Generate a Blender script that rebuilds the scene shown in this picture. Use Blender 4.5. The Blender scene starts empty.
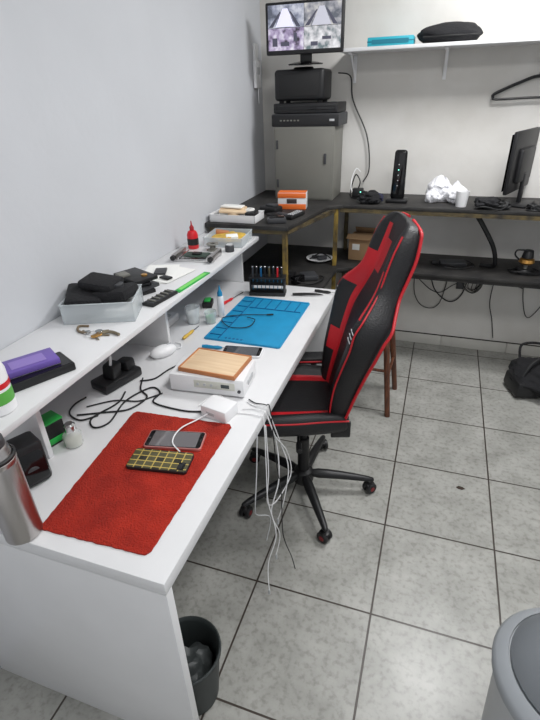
import bpy, bmesh, math, random
from mathutils import Vector, Matrix, noise
random.seed(4)
S=bpy.context.scene
try: S.view_settings.view_transform='Standard'
except Exception: pass

# ---------------------------------------------------------------- materials
def lin(c):
    return tuple(((v/255)/12.92 if v/255<=.04045 else ((v/255+.055)/1.055)**2.4) for v in c)+(1,)
MC={}
def mat(name,col,rough=.5,metal=0,var=0,scale=8,bump=0,bscale=60,col2=None,trans=0,alpha=1,emit=0,coat=0,stretch=None):
    if name in MC: return MC[name]
    m=bpy.data.materials.new(name); m.use_nodes=True; nt=m.node_tree; b=nt.nodes['Principled BSDF']
    b.inputs['Base Color'].default_value=lin(col); b.inputs['Roughness'].default_value=rough; b.inputs['Metallic'].default_value=metal
    b.inputs['Transmission Weight'].default_value=trans; b.inputs['Alpha'].default_value=alpha; b.inputs['Coat Weight'].default_value=coat
    tc=nt.nodes.new('ShaderNodeTexCoord')
    src=tc.outputs['Object']
    if stretch:
        mp=nt.nodes.new('ShaderNodeMapping'); mp.inputs['Scale'].default_value=stretch; nt.links.new(src,mp.inputs[0]); src=mp.outputs[0]
    if var or col2:
        n=nt.nodes.new('ShaderNodeTexNoise'); n.inputs['Scale'].default_value=scale; n.inputs['Detail'].default_value=5
        nt.links.new(src,n.inputs['Vector'])
        r=nt.nodes.new('ShaderNodeValToRGB'); r.color_ramp.elements[0].position=.35; r.color_ramp.elements[1].position=.68
        c2=lin(col2) if col2 else tuple(x*(1-var) for x in lin(col)[:3])+(1,)
        r.color_ramp.elements[0].color=c2; r.color_ramp.elements[1].color=lin(col)
        nt.links.new(n.outputs[0],r.inputs[0]); nt.links.new(r.outputs[0],b.inputs['Base Color'])
    if bump:
        n=nt.nodes.new('ShaderNodeTexNoise'); n.inputs['Scale'].default_value=bscale; n.inputs['Detail'].default_value=6
        nt.links.new(src,n.inputs['Vector'])
        bp=nt.nodes.new('ShaderNodeBump'); bp.inputs['Strength'].default_value=bump; bp.inputs['Distance'].default_value=.01
        nt.links.new(n.outputs[0],bp.inputs['Height']); nt.links.new(bp.outputs[0],b.inputs['Normal'])
    if emit:
        b.inputs['Emission Color'].default_value=lin(col); b.inputs['Emission Strength'].default_value=emit
    MC[name]=m; return m

def floor_mat():
    m=bpy.data.materials.new('floor_tiles'); m.use_nodes=True; nt=m.node_tree; b=nt.nodes['Principled BSDF']; L=nt.links.new
    tc=nt.nodes.new('ShaderNodeTexCoord'); mp=nt.nodes.new('ShaderNodeMapping'); mp.inputs['Location'].default_value=(.035+.4525*20,-1.118+.4375*20,0)
    L(tc.outputs['Object'],mp.inputs[0])
    br=nt.nodes.new('ShaderNodeTexBrick'); br.offset=0; br.squash=1
    for k,v in (('Scale',1),('Mortar Size',.004),('Mortar Smooth',.3),('Bias',0),('Brick Width',.4525),('Row Height',.4375)): br.inputs[k].default_value=v
    br.inputs['Color1'].default_value=(.93,.93,.93,1); br.inputs['Color2'].default_value=(1,1,1,1); br.inputs['Mortar'].default_value=(1,1,1,1)
    L(mp.outputs[0],br.inputs[0])
    n=nt.nodes.new('ShaderNodeTexNoise'); n.inputs['Scale'].default_value=6; n.inputs['Detail'].default_value=9; n.inputs['Roughness'].default_value=.68; L(tc.outputs['Object'],n.inputs[0])
    r=nt.nodes.new('ShaderNodeValToRGB'); e=r.color_ramp.elements; e[0].position=.28; e[0].color=lin((140,140,134)); e[1].position=.7; e[1].color=lin((180,179,174))
    L(n.outputs[0],r.inputs[0])
    n2=nt.nodes.new('ShaderNodeTexNoise'); n2.inputs['Scale'].default_value=48; n2.inputs['Detail'].default_value=5; L(tc.outputs['Object'],n2.inputs[0])
    r2=nt.nodes.new('ShaderNodeValToRGB'); e=r2.color_ramp.elements; e[0].position=.3; e[0].color=(.78,.78,.76,1); e[1].position=.5; e[1].color=(1,1,1,1); L(n2.outputs[0],r2.inputs[0])
    m1=nt.nodes.new('ShaderNodeMix'); m1.data_type='RGBA'; m1.blend_type='MULTIPLY'; m1.inputs[0].default_value=1
    L(r.outputs[0],m1.inputs[6]); L(r2.outputs[0],m1.inputs[7])
    m3=nt.nodes.new('ShaderNodeMix'); m3.data_type='RGBA'; m3.blend_type='MULTIPLY'; m3.inputs[0].default_value=1
    L(m1.outputs[2],m3.inputs[6]); L(br.outputs['Color'],m3.inputs[7])
    m2=nt.nodes.new('ShaderNodeMix'); m2.data_type='RGBA'; L(br.outputs['Fac'],m2.inputs[0]); L(m3.outputs[2],m2.inputs[6]); m2.inputs[7].default_value=lin((62,54,48))
    L(m2.outputs[2],b.inputs['Base Color']); b.inputs['Roughness'].default_value=.34
    bp=nt.nodes.new('ShaderNodeBump'); bp.invert=True; bp.inputs['Strength'].default_value=.6; bp.inputs['Distance'].default_value=.004; L(br.outputs['Fac'],bp.inputs['Height']); L(bp.outputs[0],b.inputs['Normal'])
    return m

def tartan_mat():
    m=bpy.data.materials.new('tartan_case'); m.use_nodes=True; nt=m.node_tree; b=nt.nodes['Principled BSDF']; L=nt.links.new
    tc=nt.nodes.new('ShaderNodeTexCoord')
    outs=[]
    for d,sc,p in (('X',15,.955),('Y',12,.955),('X',7.5,.6),('Y',6,.6)):
        w=nt.nodes.new('ShaderNodeTexWave'); w.bands_direction=d; w.inputs['Scale'].default_value=sc; L(tc.outputs['Object'],w.inputs[0])
        r=nt.nodes.new('ShaderNodeValToRGB'); r.color_ramp.interpolation='CONSTANT'; e=r.color_ramp.elements
        e[0].position=0; e[0].color=lin((44,42,32)) if p>.9 else lin((40,38,32)); e[1].position=p; e[1].color=lin((196,172,92)) if p>.9 else lin((84,80,54)); L(w.outputs['Fac'],r.inputs[0]); outs.append(r.outputs[0])
    cur=outs[0]
    for o in outs[1:]:
        mx=nt.nodes.new('ShaderNodeMix'); mx.data_type='RGBA'; mx.blend_type='LIGHTEN'; mx.inputs[0].default_value=.8
        L(cur,mx.inputs[6]); L(o,mx.inputs[7]); cur=mx.outputs[2]
    L(cur,b.inputs['Base Color']); b.inputs['Roughness'].default_value=.35
    return m

def cctv_mat(name,seed,c1,c2,c3):
    m=bpy.data.materials.new(name); m.use_nodes=True; nt=m.node_tree; b=nt.nodes['Principled BSDF']; L=nt.links.new
    tc=nt.nodes.new('ShaderNodeTexCoord'); mp=nt.nodes.new('ShaderNodeMapping'); mp.inputs['Location'].default_value=(seed,seed*2,0); L(tc.outputs['Object'],mp.inputs[0])
    v=nt.nodes.new('ShaderNodeTexNoise'); v.inputs['Scale'].default_value=24; v.inputs['Detail'].default_value=3; L(mp.outputs[0],v.inputs[0])
    r=nt.nodes.new('ShaderNodeValToRGB'); e=r.color_ramp.elements; e[0].position=.36; e[0].color=lin(c1); e[1].position=.66; e[1].color=lin(c3); k=e.new(.5); k.color=lin(c2)
    L(v.outputs[0],r.inputs[0]); b.inputs['Base Color'].default_value=(.01,.01,.01,1); b.inputs['Roughness'].default_value=.2
    L(r.outputs[0],b.inputs['Emission Color']); b.inputs['Emission Strength'].default_value=.95
    return m

WHITE=mat('white_laminate',(222,222,223),.3,var=.05,scale=5)
WALL=mat('painted_wall',(204,206,210),.75,var=.07,scale=1.6,bump=.12,bscale=25)
WALLB=mat('painted_wall_stained',(222,220,216),.75,col2=(204,201,195),scale=2.2,bump=.15,bscale=20)
CEIL=mat('ceiling_paint',(225,225,222),.8,var=.03)
BLK=mat('black_plastic',(22,22,24),.45,bump=.05)
BLKG=mat('black_gloss',(12,12,14),.12)
BLKR=mat('black_rubber',(26,26,27),.7)
BLKF=mat('black_fabric',(24,24,27),.9,bump=.5,bscale=150)
LEA=mat('black_leather',(22,22,25),.45,bump=.25,bscale=180)
REDL=mat('red_leather',(192,24,36),.42,bump=.2,bscale=180)
DWOOD=mat('blackened_plywood',(50,48,46),.6,col2=(28,27,27),scale=9,bump=.3,bscale=30)
YEL=mat('yellow_painted_steel',(168,140,62),.6,col2=(74,62,40),scale=14,bump=.2)
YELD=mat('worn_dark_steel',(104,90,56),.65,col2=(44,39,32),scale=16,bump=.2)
GREYM=mat('grey_metal',(122,121,114),.5,var=.15,scale=3)
DGREY=mat('dark_grey_plastic',(58,59,62),.5)
LGREY=mat('light_grey_plastic',(186,188,190),.45,var=.05)
STEEL=mat('brushed_steel',(190,186,184),.3,1,var=.1,scale=20,stretch=(1,1,.1))
CHROME=mat('chrome',(210,210,210),.15,1)
FELT=mat('red_felt',(188,44,24),1,col2=(160,32,16),scale=16,bump=1,bscale=220)
BLUE=mat('blue_silicone',(20,140,188),.5,var=.12,scale=12)
BLUE2=mat('blue_silicone_dark',(8,92,140),.5)
TAN=mat('light_wood',(226,200,166),.5,col2=(214,184,148),scale=6,stretch=(1,12,1))
TANF=mat('orange_wood',(192,124,76),.5,var=.2,scale=10)
BROWN=mat('dark_brown_wood',(112,66,42),.45,col2=(70,40,28),scale=9,stretch=(8,8,1))
CARD=mat('cardboard',(176,142,106),.85,var=.12)
WPL=mat('white_plastic',(232,232,233),.35)
BAGW=mat('white_bag_film',(232,232,236),.3,bump=.9,bscale=38)
CLEAR=mat('clear_frosted_plastic',(225,232,235),.18,alpha=.42)
GLASS=mat('clear_glass',(225,230,228),.05,alpha=.35,coat=.5)
PURP=mat('purple_box',(112,88,172),.4,var=.1)
GREEN=mat('green_plastic',(40,165,70),.45)
REDP=mat('red_plastic',(205,25,35),.3)
TEAL=mat('teal_box',(40,160,178),.5)
ORNG=mat('orange_print',(232,112,44),.5)
PAPER=mat('paper',(238,238,234),.8)
YELT=mat('yellow_tape',(214,176,70),.6,var=.3,scale=30)
BRASS=mat('brass',(200,150,80),.3,.9)
SCRG=mat('phone_screen_grey',(92,88,90),.08,coat=1)
ROSE=mat('rose_frame',(205,140,135),.35,.5)
LED=mat('green_led',(120,230,200),.4,emit=2)
LAMP=mat('lamp_diffuser',(255,253,248),.5,emit=3)
BINK=mat('dark_bin',(48,54,54),.55,var=.2)
BEIGE=mat('beige_panel',(205,205,195),.4)
TART=tartan_mat()

# ---------------------------------------------------------------- builder
class B:
    def __init__(s): s.bm=bmesh.new(); s.mats=[]
    def mi(s,m):
        if m not in s.mats: s.mats.append(m)
        return s.mats.index(m)
    def merge(s,t,m,M=None,keep=False):
        if M is not None: bmesh.ops.transform(t,matrix=M,verts=t.verts)
        if not keep:
            i=s.mi(m)
            for f in t.faces: f.material_index=i
        me=bpy.data.meshes.new('t'); t.to_mesh(me); t.free(); s.bm.from_mesh(me); bpy.data.meshes.remove(me)
        return s
    def box(s,c,d,m,bev=.003,rot=(0,0,0),seg=2,taper=None):
        t=bmesh.new(); bmesh.ops.create_cube(t,size=1)
        for v in t.verts:
            k=1
            if taper and v.co.z>0: k=taper
            v.co=Vector((v.co.x*d[0]*k,v.co.y*d[1]*k,v.co.z*d[2]))
        if bev>0: bmesh.ops.bevel(t,geom=t.edges[:],offset=min(bev,min(d)*.45),segments=seg,affect='EDGES',profile=.5)
        M=Matrix.Translation(c)@(Matrix.Rotation(rot[2],4,'Z')@Matrix.Rotation(rot[1],4,'Y')@Matrix.Rotation(rot[0],4,'X'))
        return s.merge(t,m,M)
    def lathe(s,prof,m,c=(0,0,0),n=28,rot=(0,0,0),sc=(1,1,1)):
        t=bmesh.new(); rings=[]
        for r,z in prof:
            if r<1e-5: rings.append([t.verts.new((0,0,z))])
            else: rings.append([t.verts.new((r*math.cos(2*math.pi*i/n),r*math.sin(2*math.pi*i/n),z)) for i in range(n)])
        for a,b in zip(rings,rings[1:]):
            for i in range(n):
                j=(i+1)%n
                if len(a)==1 and len(b)==1: continue
                if len(a)==1: t.faces.new((a[0],b[j],b[i]))
                elif len(b)==1: t.faces.new((a[i],a[j],b[0]))
                else: t.faces.new((a[i],a[j],b[j],b[i]))
        M=Matrix.Translation(c)@Matrix.Rotation(rot[2],4,'Z')@Matrix.Rotation(rot[1],4,'Y')@Matrix.Rotation(rot[0],4,'X')@Matrix.Diagonal((*sc,1))
        bmesh.ops.recalc_face_normals(t,faces=t.faces)
        return s.merge(t,m,M)
    def cyl(s,c,r,h,m,n=24,rot=(0,0,0),r2=None,bev=.1):
        r2=r if r2 is None else r2; e=min(r,r2,h)*bev
        return s.lathe([(0,-h/2),(r-e,-h/2),(r,-h/2+e),(r2,h/2-e),(r2-e,h/2),(0,h/2)],m,c,n,rot)
    def poly(s,pts,z0,z1,m,bev=.002,M=None):
        t=bmesh.new(); vs=[t.verts.new((p[0],p[1],z0)) for p in pts]; f=t.faces.new(vs)
        r=bmesh.ops.extrude_face_region(t,geom=[f]); 
        for v in [g for g in r['geom'] if isinstance(g,bmesh.types.BMVert)]: v.co.z=z1
        bmesh.ops.recalc_face_normals(t,faces=t.faces)
        if bev: bmesh.ops.bevel(t,geom=t.edges[:],offset=bev,segments=2,affect='EDGES',profile=.5)
        return s.merge(t,m,M)
    def tube(s,pts,r,m,n=8,smooth=True,closed=False,res=8,rs=None):
        P=[Vector(p) for p in pts]
        if smooth and len(P)>2:
            Q=[];N=len(P);rr=[]
            for i in range(N-1):
                p0=P[max(i-1,0)];p1=P[i];p2=P[i+1];p3=P[min(i+2,N-1)]
                for k in range(res):
                    u=k/res
                    Q.append(.5*((2*p1)+(p2-p0)*u+(2*p0-5*p1+4*p2-p3)*u*u+(3*p1-p0-3*p2+p3)*u**3))
                    if rs: rr.append(rs[i]*(1-u)+rs[i+1]*u)
            Q.append(P[-1]); 
            if rs: rr.append(rs[-1])
            P=Q
        else: rr=rs
        t=bmesh.new(); rings=[]; up=Vector((0,0,1))
        prev=None
        for i,p in enumerate(P):
            d=(P[min(i+1,len(P)-1)]-P[max(i-1,0)])
            if d.length<1e-9: d=Vector((0,0,1))
            d.normalize()
            if prev is None:
                a=up if abs(d.z)<.9 else Vector((1,0,0)); u=d.cross(a).normalized()
            else:
                u=(prev-d*prev.dot(d))
                u=u.normalized() if u.length>1e-6 else d.orthogonal().normalized()
            prev=u; w=d.cross(u); R=rr[i] if rr else r
            rings.append([t.verts.new(p+R*(math.cos(2*math.pi*k/n)*u+math.sin(2*math.pi*k/n)*w)) for k in range(n)])
        for a,b in zip(rings,rings[1:]):
            for k in range(n): t.faces.new((a[k],a[(k+1)%n],b[(k+1)%n],b[k]))
        t.faces.new(rings[0][::-1]); t.faces.new(rings[-1])
        bmesh.ops.recalc_face_normals(t,faces=t.faces)
        return s.merge(t,m)
    def blob(s,c,d,m,amp=.2,fr=2,sub=4,seed=0,flat=None,rot=0,ridge=False):
        t=bmesh.new(); bmesh.ops.create_icosphere(t,subdivisions=sub,radius=1)
        for v in t.verts:
            q=v.co*fr+Vector((seed,seed*1.7,seed*.3))
            k=noise.noise(q)+.5*noise.noise(q*2.3)
            if ridge: k=(abs(noise.noise(q))*1.3-.3)+.35*abs(noise.noise(q*2.2))
            v.co*=1+amp*k
            v.co=Vector((v.co.x*d[0]/2,v.co.y*d[1]/2,v.co.z*d[2]/2))
            if flat is not None and v.co.z<flat: v.co.z=flat
        return s.merge(t,m,Matrix.Translation(c)@Matrix.Rotation(rot,4,'Z'))
    def bag(s,c,d,m,seed=0):
        # crumpled film: faceted folds from voronoi-like cells, gathered to a twisted neck
        t=bmesh.new(); bmesh.ops.create_icosphere(t,subdivisions=5,radius=1)
        rnd=random.Random(seed); cells=[Vector((rnd.uniform(-1,1),rnd.uniform(-1,1),rnd.uniform(-1,1))).normalized() for _ in range(34)]; hs=[rnd.uniform(.82,1.08) for _ in cells]
        for v in t.verts:
            n=v.co.normalized(); ds=sorted((((n-q).length+ .12*noise.noise(n*3+Vector((seed,0,0)))),h) for q,h in zip(cells,hs))
            f=ds[0][1]-.22*ds[0][0]+.10*min(ds[1][0]-ds[0][0],.25)
            p=n*f
            if p.z>.35: k=max(.25,1-(p.z-.35)*1.1); p.x*=k; p.y*=k; p.z=.35+(p.z-.35)*1.3
            v.co=Vector((p.x*d[0]/2,p.y*d[1]/2,max(p.z*d[2]/2,-d[2]*.36)))
        return s.merge(t,m,Matrix.Translation((c[0],c[1],c[2]+d[2]*.36)))
    def loft(s,rings,matf,sub=2):
        t=bmesh.new(); V=[[t.verts.new(p) for p in r] for r in rings]; n=len(rings[0])
        for i in range(len(V)-1):
            for k in range(n):
                f=t.faces.new((V[i][k],V[i][(k+1)%n],V[i+1][(k+1)%n],V[i+1][k])); f.material_index=s.mi(matf(i,k))
        f=t.faces.new(V[0][::-1]); f.material_index=s.mi(matf(0,0)); f=t.faces.new(V[-1]); f.material_index=s.mi(matf(0,0))
        bmesh.ops.recalc_face_normals(t,faces=t.faces)
        me=bpy.data.meshes.new('t'); t.to_mesh(me); t.free()
        o=bpy.data.objects.new('t',me); bpy.context.collection.objects.link(o)
        md=o.modifiers.new('s','SUBSURF'); md.levels=sub; md.render_levels=sub
        dg=bpy.context.evaluated_depsgraph_get(); me2=bpy.data.meshes.new_from_object(o.evaluated_get(dg))
        s.bm.from_mesh(me2); bpy.data.objects.remove(o); bpy.data.meshes.remove(me2); return s
    def done(s,name,loc=(0,0,0),rz=0,parent=None,angle=38):
        me=bpy.data.meshes.new(name); s.bm.to_mesh(me); s.bm.free()
        for m in s.mats: me.materials.append(m)
        for p in me.polygons: p.use_smooth=True
        me.set_sharp_from_angle(angle=math.radians(angle))
        o=bpy.data.objects.new(name,me); bpy.context.collection.objects.link(o); o.location=loc; o.rotation_euler=(0,0,rz)
        if parent: o.parent=parent
        return o
def empty(name,loc=(0,0,0),rz=0):
    o=bpy.data.objects.new(name,None); bpy.context.collection.objects.link(o); o.location=loc; o.rotation_euler=(0,0,rz); o.empty_display_size=.05; return o
def rrect(w,h,r,n=5):
    out=[]
    for cx,cy,a0 in ((w/2-r,h/2-r,0),(-w/2+r,h/2-r,90),(-w/2+r,-h/2+r,180),(w/2-r,-h/2+r,270)):
        for k in range(n+1):
            a=math.radians(a0+90*k/n); out.append((cx+r*math.cos(a),cy+r*math.sin(a)))
    return out

# ---------------------------------------------------------------- room
XL,XR,YB,YF,ZC=-1.215,2.1,3.42,-1.6,2.8
FM=floor_mat()
B().box(((XL+XR)/2,(YB+YF)/2,-.05),(XR-XL+.2,YB-YF+.2,.1),FM,0).done('floor')
B().box((XL-.05,(YB+YF)/2,ZC/2),(.1,YB-YF+.2,ZC),WALL,0).done('wall_left')
B().box(((XL+XR)/2,YB+.05,ZC/2),(XR-XL,.1,ZC),WALLB,0).done('wall_back')
B().box((XR+.05,(YB+YF)/2,ZC/2),(.1,YB-YF+.2,ZC),WALL,0).done('wall_right')
B().box(((XL+XR)/2,(YB+YF)/2,ZC+.05),(XR-XL+.2,YB-YF+.2,.1),CEIL,0).done('ceiling')
b=B()
x=XL+.01
while x<XR-.02:
    w=min(.45,XR-x); b.box((x+w/2-.001,YB-.006,.04),(w-.004,.012,.078),mat('baseboard_tile',(205,203,196),.4,var=.06),.002); x+=.4525
b.box(((XL+XR)/2,YB-.004,.082),(XR-XL,.008,.006),mat('dark_grout',(60,55,50),.9),0)
b.done('baseboard_back')

for i,(lx,ly) in enumerate(((.45,.7),(.45,2.45))):
    b=B(); b.box((0,0,.02),(.62,.62,.04),WPL,.005); b.box((0,0,-.004),(.56,.56,.008),LAMP,.002)
    b.done('ceiling_light',(lx,ly,ZC-.042))
    l=bpy.data.lights.new('panel_glow','AREA'); l.shape='RECTANGLE'; l.size=.56; l.size_y=.56; l.energy=(25,40)[i]; l.color=(.985,.99,1)
    o=bpy.data.objects.new('ceiling_light_lamp',l); bpy.context.collection.objects.link(o); o.location=(lx,ly,ZC-.06)
w=bpy.data.worlds.new('world'); S.world=w; w.use_nodes=True
w.node_tree.nodes['Background'].inputs[0].default_value=(.95,.97,1,1); w.node_tree.nodes['Background'].inputs[1].default_value=.9

# ---------------------------------------------------------------- workbench
DZ=.78; DX=-.452; D0=.535; D1=2.36
b=B()
b.box(((XL+DX)/2+.001,(D0+D1)/2,DZ-.02),(DX-XL-.004,D1-D0,.04),WHITE,.002)
for yy in (D0+.0125,D1-.0125): b.box(((XL+DX)/2+.001,yy,(DZ-.04)/2),(DX-XL-.004,.025,DZ-.04),WHITE,.0015)
b.box((XL+.02,(D0+D1)/2,.5),(.018,D1-D0-.06,.4),WHITE,.001)
b.done('white_workbench')
SZ=1.04; SX=-.885; S0=.605; S1=2.36
b=B()
b.box(((XL+SX)/2+.001,(S0+S1)/2,SZ-.01),(SX-XL-.004,S1-S0,.02),WHITE,.0015)
for yy in (S0+.2,1.02+.5,S1-.01): b.box((XL+.12,yy,(DZ+SZ-.02)/2),(.22,.018,SZ-.02-DZ),WHITE,.001)
b.done('riser_shelf')

# ---------------------------------------------------------------- dark two-tier bench
U=1.09
b=B()
up=[(XL+.004,2.385),(-.735,2.385),(-.64,2.93),(-.56,3.0),(XR-.01,2.985),(XR-.01,YB-.004),(XL+.004,YB-.004)]
b.poly(up,U-.022,U,DWOOD,.002)
lo=[(XL+.004,2.40),(-.59,2.40),(-.57,2.93),(-.50,2.985),(XR-.01,2.95),(XR-.01,YB-.014),(XL+.004,YB-.014)]
b.poly(lo,.678,.70,DWOOD,.002)
def bar(p,q,s,m):
    p=Vector(p);q=Vector(q);d=q-p;L=d.length
    t=bmesh.new(); bmesh.ops.create_cube(t,size=1); bmesh.ops.transform(t,matrix=Matrix.Diagonal((s,s,L,1)),verts=t.verts)
    b.merge(t,m,Matrix.Translation((p+q)/2)@d.to_track_quat('Z','Y').to_matrix().to_4x4())
for (x,y,mm) in ((-.755,2.41,YEL),(-.60,3.0,YEL),(-1.17,2.42,YEL),(1.0,3.02,YEL),(1.0,3.37,YELD),(1.95,3.0,YEL),(-.6,3.37,YELD)):
    bar((x,y,0),(x,y,U-.022),.024,mm)
for z in (U-.034,.664):
    bar((-.75,2.41,z),(-.61,2.98,z),.022,YELD); bar((-.58,3.01,z),(2.0,2.99,z),.022,YELD if z>1 else DWOOD); bar((-1.19,2.41,z),(-.76,2.41,z),.022,YELD)
b.done('two_tier_workbench')

# ---------------------------------------------------------------- wall shelf
b=B(); b.box(((-.66+XR)/2,3.285,1.905),(XR+.64,.26,.018),WHITE,.0015)
for x in (-.60,-.07,.95):
    b.box((x,YB-.006,1.82),(.02,.008,.15),WPL,.001); b.box((x,3.31,1.891),(.02,.2,.008),WPL,.001)
    b.tube([(x,YB-.01,1.76),(x,3.38,1.80),(x,3.26,1.885)],.006,WPL)
b.done('wall_shelf')

# ---------------------------------------------------------------- gaming chair
ch=empty('gaming_chair',(-.445,1.665,0),math.radians(198))
b=B()
b.lathe([(0,.06),(.045,.06),(.05,.075),(.045,.125),(.03,.135),(0,.135)],BLK)
cas=[]
for k in range(5):
    a=math.radians(-58-198+72*k); ca,sa=math.cos(a),math.sin(a)
    R=[]
    for r,wd,zz,h in ((.02,.055,.105,.05),(.12,.048,.105,.042),(.24,.038,.09,.034),(.325,.03,.078,.024),(.34,.018,.074,.016)):
        c=Vector((ca*r,sa*r,zz)); t=Vector((-sa,ca,0)); z=Vector((0,0,1))
        R.append([c+t*wd/2*u+z*h/2*v for u,v in ((-1,-1),(1,-1),(1,.3),(.5,1),(-.5,1),(-1,.3))])
    b.loft(R,lambda i,k:BLK,1)
    cas.append((ca*.32,sa*.32,a))
b.done('star_base',parent=ch)
b=B()
for x,y,a in cas:
    b.cyl((x,y,.058),.008,.03,CHROME)
    a2=a+.6
    t=Vector((-math.sin(a2),math.cos(a2),0))
    for sgn in (-1,1):
        c=Vector((x,y,.029))+t*.014*sgn
        b.cyl(c,.028,.02,BLK,rot=(math.pi/2,0,a2),n=20,bev=.2)
        b.cyl(c+t*.0095*sgn,.012,.006,mat('dark_red_hub',(120,30,34),.5),rot=(math.pi/2,0,a2),n=14)
    b.box((x,y,.045),(.045,.03,.018),BLK,.006,rot=(0,0,a2))
b.done('casters',parent=ch)
b=B(); b.cyl((0,0,.22),.027,.20,BLK); b.cyl((0,0,.37),.016,.16,BLK)
b.box((-.01,0,.455),(.24,.16,.04),BLK,.01); b.box((0,0,.483),(.34,.34,.016),BLK,.005)
b.tube([(.02,.08,.46),(.03,.17,.455),(.03,.23,.45)],.006,BLK); b.cyl((.03,.23,.45),.012,.05,BLK,rot=(math.pi/2,0,0))
for sg in (1,-1):
    b.box((-.14,sg*.19,.51),(.08,.014,.08),BLK,.02)
b.done('tilt_mechanism',parent=ch)
R=[]
SZ0=.055
xs=[-.18,-.17,-.08,.05,.16,.225,.25,.255]; ws=[.18,.198,.215,.228,.23,.22,.205,.185]; zt=[.465,.49,.495,.495,.498,.492,.475,.46]; bo=[.01,.03,.045,.045,.038,.025,.01,.003]
zt=[z+SZ0 for z in zt]
for x,wd,z,bl in zip(xs,ws,zt,bo):
    R.append([Vector((x,y,zz)) for y,zz in ((-wd*.9,.435+SZ0),(-wd,.445+SZ0),(-wd*1.04,z-.005),(-wd*.97,z+bl),(-wd*.80,z+bl*.9),(-wd*.70,z+.004),(-wd*.64,z),(0,z+.006),(wd*.64,z),(wd*.70,z+.004),(wd*.80,z+bl*.9),(wd*.97,z+bl),(wd*1.04,z-.005),(wd,.445+SZ0),(wd*.9,.435+SZ0),(0,.432+SZ0))])
def sm(i,k):
    if k in (5,8): return REDL
    return LEA
b=B(); b.loft(R,sm,2)
for sg in (-1,1): b.tube([(x,sg*wd*1.005,z+bl*.35) for x,wd,z,bl in list(zip(xs,ws,zt,bo))[1:7]],.0035,REDL)
b.tube([(.247,-.205,.539),(.267,-.11,.538),(.271,0,.538),(.267,.11,.538),(.247,.205,.539)],.0035,REDL)
b.done('seat',parent=ch)
H=.85; rec=math.radians(18)
lv=[0,.03,.12,.24,.36,.46,.54,.60,.66,.72,.80,.88,.95,.985,1.0]
hw=[.15,.17,.185,.20,.225,.248,.258,.252,.215,.18,.172,.168,.155,.135,.10]
bf=[.02,.04,.06,.075,.08,.085,.095,.095,.075,.06,.065,.065,.05,.03,.015]
th=[.03,.04,.045,.05,.05,.05,.05,.05,.05,.05,.05,.05,.045,.035,.02]
def bp_(t,y,fwd):
    curve=.04*math.sin(t*math.pi)*(1 if t<.6 else .6)
    z=t*H; xx=fwd+curve*.6+ (.02*(t-.85)/.15 if t>.85 else 0)
    return Vector((-.125+xx*math.cos(rec)-z*math.sin(rec),y,.488+z*math.cos(rec)+xx*math.sin(rec)))
R=[]
for t,wd,f,q in zip(lv,hw,bf,th):
    R.append([bp_(t,y,x) for y,x in ((-wd*.97,-q*.6),(-wd*1.03,-q*.1),(-wd*1.02,f*.7),(-wd*.93,f*1.1),(-wd*.80,f*1.05),(-wd*.68,.03),(-wd*.60,.022),(-wd*.25,.02),(wd*.25,.02),(wd*.60,.022),(wd*.68,.03),(wd*.80,f*1.05),(wd*.93,f*1.1),(wd*1.02,f*.7),(wd*1.03,-q*.1),(wd*.97,-q*.6),(wd*.5,-q),(-wd*.5,-q))])
def bm_(i,k):
    t=(lv[i]+lv[min(i+1,len(lv)-1)])/2
    if k in (5,9) and t<.92: return REDL
    if k in (6,8) and .74<t<.90: return REDL
    if k in (3,11,4,10) and .62<t<.78: return REDL
    if k in (4,10) and .28<t<.38: return REDL
    return LEA
b=B(); b.loft(R,bm_,2)
for sg in (-1,1):
    b.tube([bp_(t,sg*wd*1.035,-q*.35) for t,wd,q in list(zip(lv,hw,th))[1:-1]]+[bp_(1.0,sg*.03,-.01)],.006,REDL)
    b.tube([bp_(t,sg*wd*.975,f*.93) for t,wd,f in list(zip(lv,hw,bf))[1:-2]],.0035,REDL)
    for k in range(3): b.tube([bp_(.50+k*.02,sg*.246,.092),bp_(.51+k*.02,sg*.216,.098)],.002,LGREY)
b.done('backrest',parent=ch)
b=B()
for sg in (-1,):
    b.tube([(-.05,sg*.18,.49),(-.05,sg*.25,.492),(-.06,sg*.27,.53),(-.06,sg*.265,.58)],.015,BLK)
    b.poly(rrect(.25,.08,.035),0,.03,LEA,.008,Matrix.Translation((-.02,sg*.265,.575)))
    b.tube([(-.14,sg*.225,.59),(0,sg*.223,.59),(.09,sg*.23,.59)],.004,REDL)
b.done('armrest',parent=ch)

# ---------------------------------------------------------------- stool
b=B()
b.lathe([(0,.742),(.15,.742),(.168,.75),(.17,.765),(.162,.777),(.10,.775),(0,.773)],BROWN,n=36)
for k in range(4):
    a=math.radians(-45+90*k-2); ca,sa=math.cos(a),math.sin(a)
    b.tube([(ca*.105,sa*.105,.745),(ca*.225,sa*.225,.0)],.017,BROWN,n=10,smooth=False,rs=[.019,.016])
for z,r in ((.25,.186),(.45,.153)):
    for k in range(4):
        a=math.radians(-45+90*k-2);a2=a+math.pi/2
        zz=z if k%2==0 else z+.04
        b.tube([(math.cos(a)*r,math.sin(a)*r,zz),(math.cos(a2)*r,math.sin(a2)*r,zz)],.009,BROWN,smooth=False)
b.done('wooden_stool',(-.275,2.55,0))

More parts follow.
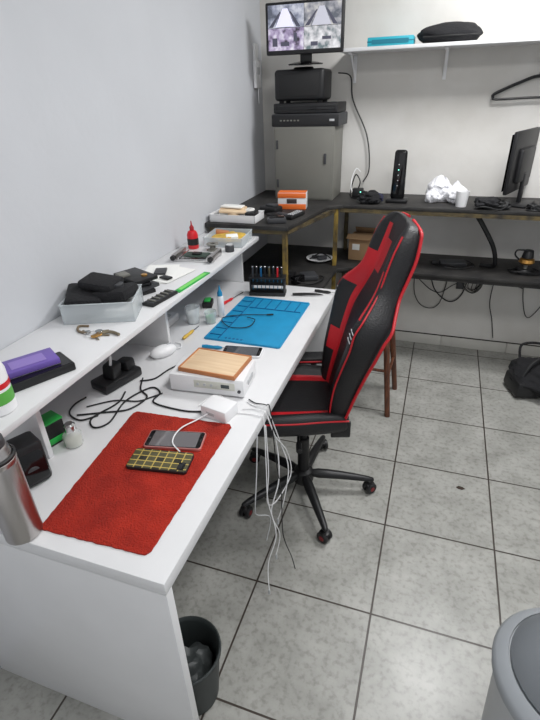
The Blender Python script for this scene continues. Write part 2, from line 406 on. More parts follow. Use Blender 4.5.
# ---------------------------------------------------------------- corner stack
b=B(); b.box((0,0,.215),(.385,.27,.43),GREYM,.004); b.box((0,-.138,.215),(.365,.006,.41),GREYM,.002); b.box((.14,-.143,.25),(.015,.008,.06),DGREY,.002)
b.box((-.17,-.142,.33),(.012,.01,.05),DGREY,.001); b.box((-.17,-.142,.10),(.012,.01,.05),DGREY,.001)
b.done('metal_cabinet',(-.845,3.245,U))
b=B(); b.box((0,0,.035),(.42,.28,.07),DGREY,.004); b.box((0,-.142,.035),(.42,.006,.06),BLK,.002)
b.box((0,0,.1),(.40,.27,.055),BLK,.006); b.box((0,-.137,.1),(.37,.004,.02),BLKG,.001)
for k in range(6): b.box((-.15+k*.022,-.147,.035),(.012,.004,.008),GREYM,.001)
b.box((.17,-.147,.035),(.03,.004,.012),LGREY,.001)
b.done('video_recorder',(-.84,3.255,U+.43))
b=B(); b.box((0,0,.095),(.31,.22,.165),BLK,.02,seg=3); b.box((0,-.112,.095),(.25,.008,.12),BLKR,.015)
b.tube([(-.05,0,.175),(-.05,0,.185),(.05,0,.185),(.05,0,.175)],.006,BLK)
for sx in (-1,1):
    for sy in (-1,1): b.cyl((sx*.12,sy*.07,.0075),.015,.015,BLKR)
b.done('black_instrument_case',(-.885,3.25,U+.5575))
tv=empty('security_monitor',(-.85,3.14,1.858),math.radians(3))
b=B(); b.box((0,0,.163),(.45,.035,.25),BLK,.008); b.box((0,.03,.16),(.30,.04,.17),BLK,.02)
b.lathe([(0,0),(.10,0),(.105,.006),(.07,.014),(.02,.02),(0,.02)],BLKG,(0,.03,-.014),sc=(1,.7,1)); b.box((0,.045,.03),(.07,.02,.09),BLK,.006)
b.done('housing',parent=tv)
cc=[((90,95,110),(150,155,175),(205,208,220)),((100,105,115),(160,160,168),(210,208,205)),((60,55,66),(170,155,190),(236,232,246)),((110,125,130),(200,200,205),(244,244,248))]
k=0
for sx,sz in ((-1,1),(1,1),(-1,-1),(1,-1)):
    c=cc[k]; m=cctv_mat('camera_feed_%d'%(k+1),k*3.1,*c)
    B().box((sx*.105,-.0185,.167+sz*.054),(.208,.002,.106),m,0).done('camera_view_%d'%(k+1),parent=tv); k+=1
b=B()
MF=mat('feed_bright',(206,204,222),.5,emit=.75); MD=mat('feed_dark',(70,70,84),.5,emit=.5)
for sx in (-1,1):
    RM=Matrix.Translation((sx*.105,-.0199,.171))@Matrix.Rotation(math.pi/2,4,'X')
    b.poly([(-.06,0),(.05,0),(.010,.085),(-.018,.085)],0,.0005,MF if sx<0 else mat('feed_road',(166,166,176),.5,emit=.75),0,RM)
    b.poly([(-.10,0),(-.075,0),(-.028,.07),(-.036,.07)],0,.0005,MD,0,RM)
    b.poly([(.06,0),(.085,0),(.03,.07),(.02,.07)],0,.0005,MD,0,RM)
for px,pz,w_,h_ in ((-.17,.10,.03,.04),(-.11,.09,.05,.02),(-.05,.12,.02,.04),(.06,.085,.04,.02),(.13,.11,.05,.015)): b.box((px,-.0202,pz),(w_,.0006,h_),MD,0)
b.done('feed_shapes',parent=tv)
b=B(); b.tube([(-.68,3.30,1.80),(-.62,3.38,1.78),(-.60,3.40,1.65),(-.50,3.40,1.45),(-.47,3.395,1.25),(-.50,3.36,1.17)],.004,BLK)
b.done('monitor_cable')
b=B(); b.box((.008,0,0),(.016,.055,.09),WPL,.004); b.box((.014,0,-.12),(.022,.09,.15),WPL,.006); b.box((.026,0,-.10),(.003,.05,.04),LGREY,.001); b.tube([(.02,.0,-.04),(.03,.03,-.06),(.02,0,-.2),(.02,.0,-.28)],.003,WPL)
b.done('wall_intercom',(XL,3.29,1.93))

# ---------------------------------------------------------------- on wall shelf
b=B(); b.box((0,0,.022),(.25,.14,.044),TEAL,.004); b.box((0,-.071,.022),(.2,.003,.02),mat('teal_print',(20,110,130),.5),0); b.box((0,0,.0225),(.252,.142,.006),mat('teal_print',(20,110,130),.5),.001)
b.done('teal_box',(-.375,3.26,1.915))
b=B(); b.blob((0,0,.04),(.34,.2,.11),BLKF,.12,1.5,flat=-.04); b.tube([(-.14,-.07,.03),(0,-.1,.028),(.14,-.07,.03)],.004,BLKR)
b.done('black_cushion',(-.06,3.27,1.9155))
b=B()
b.tube([(0,0,.01),(0,-.012,.03),(.02,-.018,.045),(.028,-.02,.02),(.0,-.02,-.02),(0,-.02,-.045)],.0035,BLK)
b.tube([(-.225,-.02,-.145),(-.215,-.02,-.125),(-.1,-.02,-.075),(0,-.02,-.045),(.1,-.02,-.075),(.215,-.02,-.125),(.225,-.02,-.145)],.0085,BLK)
b.tube([(-.225,-.02,-.145),(-.2,-.02,-.155),(0,-.02,-.15),(.2,-.02,-.155),(.225,-.02,-.145)],.0065,BLK)
b.tube([(0,.006,.012),(0,-.03,.014)],.004,CHROME)
b.done('coat_hanger',(.44,3.41,1.79))

# ---------------------------------------------------------------- upper tier items
mo=empty('computer_monitor',(.415,3.2,U),math.radians(68))
b=B(); b.box((0,0,.24),(.41,.022,.32),BLK,.006); b.box((0,.011+.01,.24),(.39,.002,.29),BLKG,.001) ; b.box((0,-.02,.22),(.24,.03,.18),BLK,.012)
b.box((0,-.03,.09),(.04,.02,.17),BLK,.005); b.box((0,-.02,.008),(.2,.15,.014),BLK,.005)
b.done('monitor_body',parent=mo)
b=B(); b.box((0,0,.012),(.13,.09,.024),BLK,.008); b.box((0,0,.16),(.085,.035,.28),BLKG,.016,seg=3,taper=.85)
for k in range(5): b.box((-.005,-.019,.10+k*.03),(.006,.002,.006),LED if k==3 else LGREY,.0005)
b.done('wifi_router',(-.25,3.14,U))
b=B(); b.box((0,0,.048),(.17,.08,.096),WPL,.003); b.box((0,-.0415,.016),(.17,.002,.03),ORNG,.0005); b.box((0,-.0415,.08),(.17,.002,.028),ORNG,.0005); b.box((0,-.0415,.048),(.06,.002,.026),mat('print_dark',(60,50,50),.6),.0003); b.box((0,0,.0965),(.168,.078,.001),ORNG,0)
b.done('gadget_box',(-.84,2.85,U),math.radians(8))
b=B(); b.bag((0,0,0),(.17,.14,.17),BAGW,3); b.bag((.10,-.03,0),(.15,.12,.13),BAGW,8); b.bag((-.03,-.05,0),(.10,.08,.09),BAGW,12)
b.done('plastic_bags',(-.01,3.22,U+.001),angle=60)
b=B(); b.lathe([(0,.004),(.028,.004),(.036,.085),(.038,.085),(.03,0),(0,0)],WPL); b.done('white_cup',(.125,3.08,U))
b=B(); b.blob((0,0,.03),(.14,.11,.08),BLKF,.5,1.6,4,seed=2,flat=-.03,ridge=True); b.blob((.04,.02,.03),(.08,.08,.06),mat('navy_cloth',(40,42,66),.9),.4,2,4,seed=6,flat=-.03)
b.done('crumpled_cloth',(-.41,3.08,U+.001))
b=B(); b.box((0,0,.03),(.07,.05,.06),BLK,.008); b.tube([(0,0,.055),(.01,.0,.1),(-.02,.02,.14),(-.04,.03,.10),(-.05,.0,.02),(-.02,-.05,.006),(.04,-.06,.006)],.004,BLK); b.tube([(0,0,.03),(-.04,-.02,.05),(-.05,.03,.11),(-.03,.06,.17),(0,.06,.15)],.003,WPL); b.cyl((.02,-.026,.04),.004,.004,LED,rot=(math.pi/2,0,0))
b.done('power_adapter',(-.51,3.24,U))
b=B(); b.blob((0,0,.028),(.15,.10,.07),BLKF,.45,1.4,4,seed=11,flat=-.028); b.blob((.08,-.01,.02),(.09,.07,.05),BLKR,.4,2.0,4,seed=12,flat=-.02)
b.tube([(-.07,-.05,.006),(-.02,-.06,.02),(.06,-.055,.006),(.10,-.04,.02)],.004,BLK)
b.done('black_pouch',(.265,3.05,U))
b=B()
for i in range(7):
    a=i*1.1; b.tube([(math.cos(a+k*.9)*(.04+.014*((i+k)%3)),math.sin(a+k*.9)*.028,.006+.007*((i*k)%5)) for k in range(9)],.004,BLK)
b.done('cable_coil',(.52,3.03,U))
b=B(); b.box((0,0,.012),(.05,.16,.022),BLK,.008)
for k in range(6):
    for j in range(3): b.box((-.014+j*.014,-.05+k*.02,.0245),(.008,.011,.004),LGREY,.001)
b.done('remote_control',(-.76,2.62,U),math.radians(-12))
b=B(); b.box((0,0,.02),(.12,.08,.04),BLK,.01); b.box((.01,.0,.045),(.06,.05,.014),DGREY,.004); b.tube([(-.06,0,.02),(-.09,-.03,.006),(-.05,-.06,.006),(.05,-.06,.006)],.003,BLK)
b.done('handheld_radio',(-.93,2.70,U),math.radians(-20))
b=B(); b.box((0,0,.015),(.10,.06,.03),DGREY,.006); b.box((.0,0,.032),(.08,.045,.006),BLKG,.001)
b.done('card_reader',(-.82,2.47,U),.4)
b=B(); b.box((0,0,.01),(.05,.11,.02),BLK,.004); b.box((.06,.02,.008),(.04,.09,.016),DGREY,.004,rot=(0,0,.4)); b.done('old_radio_remote',(-.87,2.58,U),.7)
def tray(b,w,d,h,m,t=.003,c=(0,0,0)):
    b.box((c[0],c[1],c[2]+t/2),(w,d,t),m,.0005)
    for s in (-1,1): b.box((c[0]+s*(w/2-t/2),c[1],c[2]+h/2),(t,d,h),m,.0005); b.box((c[0],c[1]+s*(d/2-t/2),c[2]+h/2),(w,t,h),m,.0005)
    for s in (-1,1): b.box((c[0]+s*(w/2),c[1],c[2]+h),(t*2,d+t,t),m,.001); b.box((c[0],c[1]+s*(d/2),c[2]+h),(w+t,t*2,t),m,.001)
b=B(); tray(b,.27,.15,.04,WPL)
for i,(x,y) in enumerate(((-.08,.02),(-.01,-.02),(.06,.03))): b.lathe([(.018,0),(.034,0),(.034,.03),(.018,.03),(.018,0)],(PAPER,TAN,PAPER)[i],(x,y,.01+.008*i))
b.box((-.02,0,.055),(.15,.11,.014),TAN,.006,rot=(.08,.05,.3)); b.box((-.03,.02,.069),(.12,.08,.01),PAPER,.003,rot=(-.06,.04,.1)); b.box((.09,0,.035),(.05,.09,.03),BLK,.004)
b.done('parts_tray',(-1.06,2.49,U))

# ---------------------------------------------------------------- lower tier items
b=B(); b.box((0,0,.08),(.18,.13,.16),CARD,.003); b.box((-.02,-.08,.162),(.16,.05,.003),CARD,.001,rot=(.5,0,0)); b.box((0,.08,.172),(.17,.05,.003),CARD,.001,rot=(-.9,0,0)); b.box((-.04,-.0655,.09),(.05,.002,.04),PAPER,.0005); b.box((0,-.0657,.145),(.178,.001,.015),TANF,0)
b.done('cardboard_box',(-.44,3.2,.701),math.radians(-6))
b=B(); b.lathe([(0,.003),(.05,.003),(.085,.02),(.09,.02),(.055,0),(0,0)],WPL); b.box((.02,0,.02),(.06,.03,.025),DGREY,.005,rot=(0,0,.5)); b.box((-.03,.01,.018),(.05,.02,.02),BLK,.004)
b.tube([(-.06,-.03,.015),(0,.03,.04),(.07,.01,.02),(.1,-.05,.006)],.004,BLK)
b.done('small_dish',(-.72,3.08,.701))
b=B()
for i,(x,y,w_,d_,h_) in enumerate(((-.1,0,.12,.08,.04),(.04,.03,.1,.1,.03),(.0,-.07,.08,.04,.05))): b.box((x,y,h_/2),(w_,d_,h_),(BLK,DGREY,BLKG)[i],.006,rot=(0,0,i*.5))
b.tube([(-.15,-.08,.005),(-.05,-.1,.03),(.08,-.08,.006),(.14,0,.02),(.1,.08,.006)],.004,BLK)
b.done('spare_parts_pile',(-.74,2.68,.701))
b=B(); b.cyl((0,0,.015),.045,.03,BLK); b.cyl((0,0,.045),.012,.04,GREYM); b.lathe([(0,.06),(.032,.06),(.045,.072),(.04,.09),(.02,.10),(0,.10)],BRASS); b.cyl((.0,0,.12),.034,.045,BLK,r2=.026)
b.tube([(-.04,0,.08),(-.07,0,.11),(-.06,.0,.14),(0,0,.14)],.005,BLK)
for i in range(4): b.tube([(math.cos(k*.9+i)*(.06+.008*(i+k%2)),math.sin(k*.9+i)*.05,.006+.008*((i+k)%3)) for k in range(8)],.0035,BLK)
b.done('brass_black_piece',(.55,3.12,.701))  # unidentified brass piece with black base and top, loose wires around it
b=B(); b.tube([(.22,3.06,U-.04),(.27,3.08,.98),(.35,3.12,.85),(.38,3.14,.75),(.37,3.16,.72),(.30,3.18,.718)],.014,BLK)
b.done('bent_black_rod')  # bent black rod standing in for the diagonal strut below the upper tier
b=B(); b.box((0,0,.012),(.2,.1,.024),BLK,.006); b.box((.0,0,.028),(.14,.06,.01),DGREY,.003); b.tube([(-.1,0,.015),(-.12,-.05,.006),(-.16,.0,.006),(-.16,-.04,.006)],.004,BLK)
b.done('network_switch',(.84,3.2,.701))
b=B()
b.box((.02,.02,.011),(.16,.09,.02),DGREY,.005); b.tube([(-.1,0,.006),(-.02,-.05,.02),(.05,-.06,.006),(.12,-.02,.012),(.14,.04,.006)],.004,BLK); b.box((-.09,.02,.012),(.05,.04,.022),BLK,.005)
b.tube([(-.1,.03,.006),(-.05,-.08,.015),(.04,-.09,.006),(.13,-.07,.02),(.1,.0,.03)],.0035,BLK)
b.done('tool_charger',(.12,3.18,.701),.2)
b=B()
b.tube([(.0,3.405,.62),(.05,3.41,.45),(.16,3.41,.36),(.24,3.41,.42),(.27,3.41,.62)],.004,BLK)
b.tube([(-.12,3.41,.6),(-.05,3.41,.50),(.08,3.41,.42),(.2,3.41,.5),(.4,3.41,.55),(.62,3.41,.5)],.003,BLK)
b.tube([(.44,3.41,.64),(.43,3.405,.4),(.47,3.4,.25),(.5,3.39,.12)],.003,BLK)
b.tube([(.25,3.41,.64),(.23,3.41,.5),(.3,3.41,.44),(.36,3.41,.5),(.33,3.41,.62)],.004,GREYM)
for i in range(5): b.tube([(.26+.02*i,3.405,.62),(.22+.025*i,3.40,.53-.02*i),(.30+.01*i,3.40,.44+.015*i),(.36,3.40,.50+.02*i),(.34-.01*i,3.405,.64)],.0025,(BLK,GREYM,BLK,YELD,BLK)[i])
b.tube([(-.10,3.41,.64),(-.08,3.41,.4),(.0,3.41,.3),(.1,3.41,.34),(.14,3.41,.62)],.0028,BLK)
b.tube([(.60,3.41,.64),(.64,3.405,.4),(.70,3.40,.3),(.80,3.405,.5)],.003,BLK)
b.box((.22,3.412,.5),(.05,.016,.08),DGREY,.003)
b.done('hanging_wires')
b=B(); b.blob((0,0,.09),(.32,.36,.18),BLKF,.25,1.6,5,seed=21,flat=-.09); b.box((-.08,-.06,.06),(.16,.2,.1),BLK,.02,rot=(0,.1,.3)); b.tube([(-.1,-.1,.13),(-.05,-.05,.21),(.05,.05,.22),(.1,.1,.13)],.01,BLKR)
b.tube([(-.1,.1,.15),(-.1,.13,.24),(.02,.14,.25),(.08,.12,.16)],.008,BLKR)
b.done('black_duffel_bag',(.735,2.95,.001))

# ---------------------------------------------------------------- desk items
b=B()
b.lathe([(0,0),(.038,0),(.043,.004),(.043,.215),(.041,.222),(0,.222)],STEEL,n=40)
b.lathe([(.0415,.222),(.0435,.226),(.0435,.235),(.038,.242),(.034,.262),(.03,.268),(0,.268)],STEEL,n=40)
b.lathe([(.043,.236),(.0445,.238),(.0445,.243),(.04,.246)],BLK,n=40)
b.lathe([(.0295,.266),(.031,.272),(.03,.286),(.024,.29),(0,.29)],DGREY,n=40)
b.done('steel_thermos',(-.855,.558,DZ))
def felt():
    base=[(-.825,.575),(-.525,.588),(-.528,1.10),(-.875,1.075)]
    pts=[]
    for i in range(4):
        p=Vector(base[i]);q=Vector(base[(i+1)%4])
        for k in range(40):
            u=k/40; pt=p.lerp(q,u); n=Vector((q-p).yx).normalized(); n.y*=-1
            j=.0022*noise.noise(Vector((pt.x*60,pt.y*60,i)))+.001*random.random()
            if k==0 : pt=pt+( (Vector((-.69,.84))-pt).normalized()*.008)
            pts.append(pt+n*j)
    return pts
b=B(); b.poly([tuple(p) for p in felt()],DZ+.0005,DZ+.005,FELT,.0008)
b.done('red_felt_mat',angle=60)
def phone(name,loc,rz,w,l,body,top,frame=None,th_=.009):
    b=B(); b.poly(rrect(w,l,.01),0,th_,frame or body,.0015); b.poly(rrect(w-.007,l-.007,.008),th_-.0005,th_+.0005,BLKG,.0002); b.poly(rrect(w-.012,l-.034,.003),th_,th_+.0008,top,0)
    b.cyl((0,-l/2+.009,th_+.0006),.004,.0006,DGREY,n=14); b.box((0,l/2-.009,th_+.0006),(.014,.002,.0006),DGREY,0)
    b.done(name,loc,rz)
phone('smartphone',(-.663,.972,DZ+.0052),math.radians(-78),.082,.178,BLK,SCRG,ROSE)
b=B(); b.poly(rrect(.083,.18,.01),0,.010,BLK,.0015); b.poly(rrect(.079,.176,.009),.0096,.0112,TART,.0003); b.box((.02,.07,.0114),(.03,.02,.001),BLKG,.0003)
b.done('tartan_phone_case',(-.658,.875,DZ+.0052),math.radians(-81))
phone('smartphone',(-.68,1.565,DZ+.0005),math.radians(-82),.08,.165,WPL,mat('phone_screen_dark',(60,62,66),.08,coat=1),WPL)
b=B(); b.box((0,0,.0225),(.10,.075,.045),WPL,.005); b.box((-.01,-.0378,.022),(.03,.002,.012),LGREY,.0005)
b.tube([(-.02,-.036,.02),(-.04,-.07,.01),(-.05,-.14,.0175),(-.03,-.20,.0175),(.02,-.225,.0175)],.0022,WPL)
b.tube([(.0,.036,.02),(-.03,.055,.03),(-.07,.05,.02),(-.09,.0,.006)],.002,WPL)
b.done('white_charger',(-.592,1.145,DZ),math.radians(-12))
b=B(); b.box((0,0,.04),(.275,.155,.068),WPL,.006)
for sx in (-1,1):
    for sy in (-1,1): b.cyl((sx*.11,sy*.055,.003),.01,.006,BLKR)
b.box((.03,-.0775,.045),(.15,.003,.03),BEIGE,.001); b.box((.07,-.0795,.045),(.03,.002,.014),mat('display_dark',(70,78,78),.2),.0005)
for k in range(3): b.cyl((-.03+k*.025,-.08,.045),.005,.004,LGREY,rot=(math.pi/2,0,0))
b.cyl((.12,-.078,.03),.006,.008,DGREY,rot=(math.pi/2,0,0)); b.box((.1385,0,.04),(.003,.06,.02),LGREY,.001)
b.done('bench_power_supply',(-.69,1.315,DZ),math.radians(5))
b=B(); b.box((0,0,.007),(.215,.15,.012),TAN,.002)
for s in (-1,1): b.box((s*.107,0,.008),(.006,.156,.016),TANF,.002); b.box((0,s*.076,.008),(.215,.006,.016),TANF,.002)
b.done('wooden_board',(-.683,1.325,DZ+.0745),math.radians(-2))
b=B(); b.poly(rrect(.35,.50,.012),0,.004,BLUE,.001)
for s in (-1,1): b.box((s*.169,0,.0055),(.008,.49,.004),BLUE,.001); b.box((0,s*.244,.0055),(.34,.008,.004),BLUE,.001)
b.box((-.11,0,.0055),(.004,.48,.004),BLUE2,.001)
for k in range(7): b.box((-.14,-.2+k*.065,.0055),(.055,.004,.004),BLUE2,.001)
b.box((.03,.12,.0055),(.26,.004,.004),BLUE2,.001)
for k in range(5): b.box((-.07+k*.05,.18,.0055),(.004,.11,.004),BLUE2,.001)
for k in range(5): b.cyl((-.08+k*.018,-.22,.0045),.006,.002,BLUE2,n=12)
b.done('silicone_repair_mat',(-.716,1.885,DZ+.0005),math.radians(0))
b=B(); b.tube([(.06,.05,.003),(-.05,.02,.003),(-.13,-.04,.003),(-.06,-.12,.003),(.02,-.10,.003),(.03,-.03,.008),(-.02,.0,.003)],.002,BLK); b.tube([(.06,.05,.003),(.09,.06,.004)],.004,BLK)
b.done('test_lead',(-.76,1.88,DZ+.0078))
b=B(); b.tube([(-.08,0,.006),(.02,.006,.008),(.08,0,.004)],.0035,BLK,rs=[.006,.004,.001]); b.tube([(-.08,-.004,.006),(.02,-.008,.008),(.08,-.001,.004)],.0035,BLK,rs=[.006,.004,.001])
b.done('tweezers',(-.58,2.24,DZ+.002),.2)
b=B(); b.box((0,0,.01),(.19,.07,.02),BLK,.004)
for s in (-1,1): b.box((s*.088,0,.055),(.008,.06,.09),BLK,.003)
b.box((0,0,.095),(.19,.065,.008),BLK,.002); b.box((0,0,.06),(.18,.06,.005),BLK,.001)
cols=[DGREY,BLK,BLUE2,BLK,YELD,BLK,REDP,BLK]
for k in range(8):
    x=-.075+k*.0215; b.cyl((x,-.01,.123),.0055,.05,cols[k],n=10); b.cyl((x,-.01,.151),.006,.006,CHROME,n=10); b.cyl((x,-.01,.065),.002,.08,CHROME,n=6)
b.done('screwdriver_rack',(-.79,2.21,DZ),math.radians(10))
b=B(); b.lathe([(0,0),(.013,0),(.016,.004),(.016,.10),(.013,.105),(0,.105)],WPL); b.lathe([(.012,.105),(.012,.12),(.004,.14),(.002,.155),(0,.155)],BLUE)
b.done('glue_bottle',(-.912,1.88,DZ))
for (x,y,a,m,l) in ((-.86,1.56,.1,BLUE,.05),(-.56,2.30,-.1,BLK,.06),(-.96,2.0,1.35,REDP,.1),(-.97,1.60,1.5,YELT,.05)):
    b=B(); b.lathe([(0,0),(.006,.002),(.008,.02),(.006,.05),(.0075,.07),(.005,.085),(.003,.09)],m,(0,0,.0085),rot=(0,math.pi/2,0),n=12); b.lathe([(.002,.085),(.002,.085+l),(0,.09+l)],CHROME,(0,0,.0085),rot=(0,math.pi/2,0),n=8)
    b.done('screwdriver',(x,y,DZ),a)
b=B(); b.lathe([(0,.004),(.026,.004),(.034,.08),(.0355,.08),(.0275,0),(0,0)],CLEAR); b.cyl((0,0,.03),.026,.045,PAPER,r2=.03)
b.done('plastic_cup',(-1.01,1.78,DZ))
b=B(); b.lathe([(0,.004),(.022,.004),(.027,.06),(.028,.06),(.0235,0),(0,0)],CLEAR); b.cyl((0,0,.02),.02,.03,GREEN,r2=.022)
b.done('plastic_cup',(-.93,1.80,DZ))
b=B(); b.box((0,0,.015),(.05,.07,.03),BLK,.006); b.box((0,.0,.033),(.03,.05,.008),GREEN,.002); b.done('multimeter_probe_case',(-1.03,1.98,DZ),.3)
b=B(); b.blob((0,0,.018),(.065,.115,.05),WPL,.03,1,flat=-.018); b.box((0,.03,.042),(.005,.02,.006),LGREY,.002); b.tube([(0,.055,.012),(.0,.08,.004),(-.03,.10,.004),(-.06,.09,.004)],.002,WPL)
b.done('computer_mouse',(-.985,1.46,DZ),math.radians(-30))
b=B(); b.box((0,0,.02),(.06,.24,.038),WPL,.006)
for k in range(4): b.cyl((0,-.08+k*.05,.039),.016,.003,LGREY,n=20)
b.done('power_strip',(-1.12,1.67,DZ))
b=B(); b.box((0,0,.02),(.09,.17,.036),BLK,.008); b.box((.01,-.02,.065),(.05,.055,.06),BLK,.01,rot=(0,.15,.3)); b.box((.0,.05,.055),(.055,.05,.04),BLK,.01,rot=(0,-.1,.2))
b.tube([(.02,-.03,.09),(.03,-.03,.13),(-.02,.0,.14),(-.07,.03,.10)],.005,WPL)
b.done('laptop_power_brick',(-1.045,1.225,DZ),math.radians(-15))
def lay(pts,z=DZ+.004): return [(p[0],p[1],p[2] if len(p)>2 else z) for p in pts]
b=B()
b.tube(lay([(-.975,1.17),(-.96,1.10),(-.99,1.0),(-.95,.96),(-.92,1.0),(-.94,1.12),(-.90,1.22),(-.85,1.20),(-.84,1.14),(-.72,1.125),(-.65,1.14)]),.003,BLK)
b.tube(lay([(-.965,1.25),(-.92,1.28),(-.9,1.36),(-.86,1.43),(-.80,1.47),(-.74,1.46),(-.7,1.43,.785)]),.003,BLK)
b.tube(lay([(-.965,1.27),(-.93,1.2),(-.88,1.16),(-.9,1.08),(-.97,1.04),(-1.05,1.0)]),.003,BLK)
b.tube(lay([(-.98,1.02),(-1.02,.98),(-1.08,1.0),(-1.1,1.05),(-1.09,1.10)]),.003,BLK)
b.tube(lay([(-1.05,1.05),(-.98,1.11),(-.90,1.13),(-.87,1.16),(-.84,1.2)]),.0025,BLK)
b.done('black_power_cords')
b=B()
def hang(y0,pts,r,m,start):
    st=start+[(-.50,y0,DZ+.004),(-.462,y0-.003,DZ+.006),(-.446,y0-.004,DZ-.012)]
    b.tube(st+pts,r,m)
hang(1.20,[(-.43,1.24,.62),(-.415,1.21,.48),(-.43,1.16,.36),(-.41,1.19,.22),(-.42,1.17,.12)],.0022,WPL,[(-.53,1.19,DZ+.004)])
hang(1.22,[(-.425,1.27,.60),(-.40,1.28,.48),(-.41,1.25,.34),(-.43,1.23,.25)],.0022,WPL,[(-.53,1.235,DZ+.004)])
hang(1.17,[(-.435,1.14,.60),(-.43,1.13,.45),(-.40,1.12,.30),(-.42,1.08,.18),(-.41,1.05,.07)],.002,WPL,[(-.54,1.165,DZ+.004)])
hang(1.235,[(-.42,1.20,.58),(-.41,1.22,.40),(-.39,1.17,.25),(-.36,1.18,.12),(-.34,1.16,.08)],.002,BLK,[(-.53,1.25,DZ+.004)])
b.tube([(-.446,1.205,.76),(-.43,1.23,.66),(-.41,1.30,.54),(-.40,1.31,.42),(-.43,1.22,.36),(-.44,1.15,.42),(-.435,1.16,.56),(-.446,1.18,.74)],.0022,WPL)
for p in ((-.42,1.17,.11),(-.41,1.05,.06),(-.43,1.23,.24)): b.cyl(p,.0045,.025,LGREY,n=10)
b.tube([(-.445,1.10,.775),(-.43,1.04,.66),(-.425,1.0,.55),(-.44,1.05,.46),(-.42,1.12,.38),(-.43,1.10,.28)],.0018,LGREY)
b.done('charging_cables')
b=B(); b.lathe([(0,0),(.024,0),(.028,.004),(.028,.04),(.02,.052),(.014,.056),(.014,.062),(0,.062)],GLASS); b.lathe([(0,.003),(.024,.003),(.025,.025),(0,.025)],mat('flux_liquid',(205,205,190),.2)); b.lathe([(.017,.056),(.017,.074),(.012,.08),(0,.08)],CHROME)
b.done('solvent_bottle',(-.96,.875,DZ))
b=B(); b.box((0,0,.065),(.08,.09,.13),BLK,.012,rot=(0,-.06,0)); b.box((.03,-.0,.07),(.03,.08,.11),BLKG,.01,rot=(0,-.2,0)); b.cyl((.043,0,.05),.018,.01,DGREY,rot=(0,math.pi/2,0))
b.done('black_speaker',(-.975,.715,DZ+.001),math.radians(-25))
b=B(); b.box((0,0,.04),(.06,.09,.08),BLK,.006); b.box((0,0,.082),(.061,.091,.006),GREEN,.002); b.box((.031,0,.02),(.002,.085,.02),GREEN,.001)
b.done('green_box',(-1.04,.86,DZ),-.3)

# ---------------------------------------------------------------- riser shelf items
b=B(); b.lathe([(0,0),(.036,0),(.04,.004),(.04,.11),(.034,.13),(.016,.145),(.016,.16),(0,.16)],WPL); b.lathe([(.0405,.03),(.0408,.032),(.0408,.06),(.0405,.062)],mat('green_label',(90,170,70),.5)); b.lathe([(.041,.07),(.0412,.072),(.0412,.082),(.041,.084)],REDP); b.cyl((0,0,.172),.018,.03,REDP)
b.done('cleaner_bottle',(-.957,.685,SZ))
b=B(); b.box((0,0,.012),(.10,.17,.024),BLK,.004); b.box((0,0,.0245),(.09,.16,.001),BLKG,0)
b.done('black_tablet',(-.985,.85,SZ),math.radians(-27))
b=B(); b.box((0,0,.009),(.085,.15,.017),PURP,.002); b.box((0,0,.0025),(.083,.148,.005),WPL,.0005); b.box((.004,0,.0183),(.05,.09,.0006),mat('purple_light',(140,118,190),.4),0); b.box((0,-.07,.022),(.05,.02,.008),DGREY,.002)
b.done('purple_phone_box',(-1.01,.845,SZ+.0255),math.radians(-32))
b=B()
KM=mat('key_metal',(150,140,120),.35,.9)
for a,l,dy in ((.2,.06,0),(.9,.055,.004),(-.5,.05,.002),(2.8,.05,0)):
    b.tube([(math.cos(a)*.02,math.sin(a)*.02,.004+dy),(math.cos(a)*l,math.sin(a)*l,.003)],.003,KM,smooth=False); b.cyl((math.cos(a)*.024,math.sin(a)*.024,.005+dy),.012,.003,BRASS if a<.5 else CHROME,n=16)
b.tube([(.016*math.cos(k*.6),.016*math.sin(k*.6),.008) for k in range(12)],.0015,CHROME)
b.tube([(-.02,0,.005),(-.06,.01,.004),(-.08,.04,.004),(-.05,.05,.004)],.004,mat('key_strap',(120,105,85),.7)); b.tube([(.02,.01,.006),(.05,.03,.006),(.09,.02,.006)],.005,KM)
b.done('key_bunch',(-1.0,1.10,SZ))
b=B(); tray(b,.24,.17,.07,CLEAR)
b.box((-.06,0,.065),(.12,.15,.05),BLKF,.015,rot=(.1,.1,.2)); b.box((.045,.01,.07),(.13,.13,.045),BLKF,.018,rot=(-.1,-.12,-.2)); b.box((-.0,.02,.108),(.13,.10,.03),BLKF,.012,rot=(.05,.1,-.3)); b.cyl((.06,.0,.10),.02,.02,DGREY)
b.box((.06,0,.02),(.09,.13,.025),PAPER,.003)
b.done('storage_box',(-1.065,1.265,SZ),math.radians(22))
b=B(); 
for k,(dx,a) in enumerate(((0,0),(.01,.2),(-.005,-.15),(.012,.1))): b.box((dx,0,.008+k*.016),(.10,.16,.015),(BLK,DGREY,BLKG,BLK)[k],.003,rot=(0,0,a))
b.cyl((.03,-.04,.066),.012,.006,BRASS); b.box((-.03,.02,.067),(.04,.05,.01),GREYM,.002)
b.done('old_phone_stack',(-1.09,1.49,SZ),math.radians(60))
b=B(); b.box((0,0,.006),(.05,.15,.012),BLK,.002); b.box((.0,0,.0125),(.04,.13,.001),DGREY,0)
for k in range(5): b.box((0,-.05+k*.025,.016),(.035,.006,.006),GREYM,.001)
b.done('circuit_board',(-.94,1.43,SZ),math.radians(-8))
b=B()
for k,(x,y,a) in enumerate(((-.02,.0,.1),(.02,.02,-.2),(-.03,.03,.3))): b.box((x,y,.0015+k*.002),(.14,.19,.0015),PAPER,0,rot=(0,0,a))
b.box((-.02,.02,.012),(.05,.07,.01),DGREY,.003,rot=(0,0,.4)); b.box((.04,-.04,.010),(.05,.03,.008),BLK,.002,rot=(0,0,-.3))
b.done('paper_sheets',(-1.07,1.67,SZ))
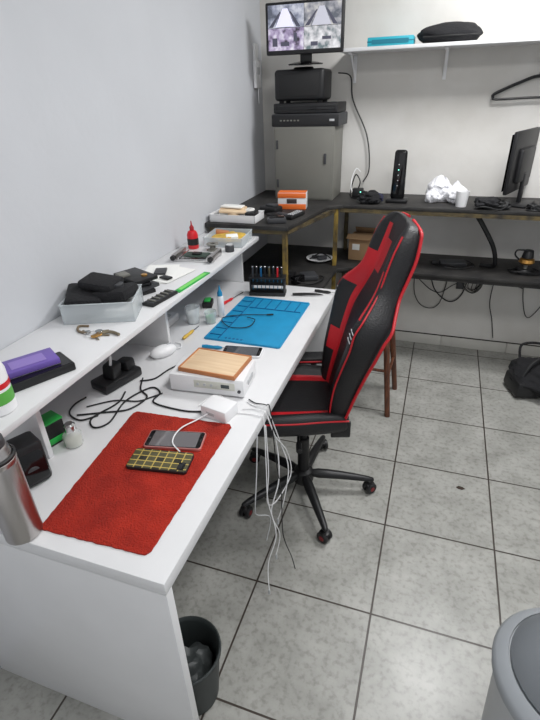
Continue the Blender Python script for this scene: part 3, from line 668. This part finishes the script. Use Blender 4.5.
b=B(); b.box((0,0,.0025),(.028,.24,.005),GREEN,.001); b.box((0,0,.0053),(.018,.2,.0006),mat('lime',(120,210,100),.5),0)
b.done('green_ruler',(-.907,1.63,SZ),math.radians(-4))
b=B(); b.box((0,0,.006),(.20,.02,.012),CHROME,.002); b.box((0,.1,.006),(.20,.02,.012),CHROME,.002)
for s in (-1,1): b.tube([(s*.07,-.01,.015),(s*.07,.12,.015)],.004,CHROME); b.box((s*.09,.05,.02),(.02,.13,.025),STEEL,.002); b.cyl((s*.09,-.02,.02),.012,.02,BLK,rot=(math.pi/2,0,0))
b.box((0,.05,.018),(.11,.07,.004),mat('pcb_dark',(40,60,50),.5),.0005); b.box((0,.05,.024),(.04,.03,.008),BLK,.001)
b.done('circuit_board_holder',(-1.03,1.88,SZ),.1)
b=B(); b.lathe([(0,0),(.024,0),(.027,.004),(.027,.07),(.02,.085),(.01,.09),(.01,.1),(0,.1)],REDP); b.lathe([(.011,.09),(.011,.105),(.004,.115),(.002,.135),(0,.135)],mat('red_cap',(160,20,30),.4)); b.lathe([(.0274,.02),(.0276,.022),(.0276,.05),(.0274,.052)],BLK)
b.done('red_dropper_bottle',(-1.13,2.08,SZ))
b=B(); tray(b,.20,.19,.045,CLEAR); b.blob((0,0,.025),(.16,.15,.04),YELT,.4,2,3,seed=4); b.box((.03,-.03,.035),(.06,.04,.02),PAPER,.003,rot=(.2,0,.4)); b.box((-.04,.03,.04),(.07,.05,.02),TANF,.004,rot=(0,.2,.4))
b.done('parts_box',(-1.0,2.22,SZ),math.radians(5))
b=B(); b.lathe([(0,0),(.022,0),(.022,.025),(.019,.03),(0,.03)],DGREY); b.cyl((0,0,.033),.016,.005,LGREY)
b.done('solder_paste_jar',(-.93,2.07,SZ))
b=B(); b.lathe([(.012,0),(.03,0),(.03,.004),(.014,.005),(.014,.028),(.03,.029),(.03,.033),(.012,.033),(.012,0)],GREYM); b.done('solder_spool',(-1.02,2.07,SZ))

# ---------------------------------------------------------------- bins
b=B(); b.lathe([(0,.006),(.08,.006),(.10,.225),(.106,.227),(.106,.237),(.102,.24),(.097,.235),(.094,.225),(.075,.0),(0,0)],BINK,n=36)
b.blob((0,0,.1),(.15,.15,.16),mat('bin_bag_dark',(60,64,64),.5),.3,2,4,seed=9,flat=-.09)
b.done('waste_bin',(-.545,.68,0))
b=B(); b.lathe([(0,0),(.13,0),(.135,.01),(.165,.50),(.168,.52),(0,.52)],LGREY,n=40); b.lathe([(.168,.515),(.178,.52),(.18,.535),(.172,.55),(.150,.565),(.148,.56),(.10,.56),(0,.56)],mat('grey_lid',(150,154,158),.4),n=40)
b.lathe([(0,.562),(.14,.562),(.146,.568),(.12,.60),(.06,.618),(0,.622)],mat('grey_lid_dark',(104,108,112),.35),n=40); b.box((0,0,.615),(.10,.02,.015),mat('grey_lid',(150,154,158),.4),.004)
b.done('lidded_waste_bin',(.44,.742,0))
b=B(); b.poly([(-.02,0),(-.008,.012),(.01,.01),(.022,.0),(.008,-.010),(-.01,-.008)],.0,.002,mat('leaf_brown',(60,48,40),.9),0); b.done('dry_leaf',(.285,1.89,.0005))

# ---------------------------------------------------------------- camera
c=bpy.data.cameras.new('camera'); c.sensor_width=36; c.lens=23.6; c.clip_start=.02
o=bpy.data.objects.new('camera',c); bpy.context.collection.objects.link(o)
r=Vector((.9465,.3216,-.0291)).normalized(); u=Vector((-.1339,.4728,.8709)); u=(u-r*u.dot(r)).normalized(); k=r.cross(u)
M=Matrix((( r.x,u.x,k.x,0),(r.y,u.y,k.y,0),(r.z,u.z,k.z,1.70),(0,0,0,1))); o.matrix_world=M
S.camera=o
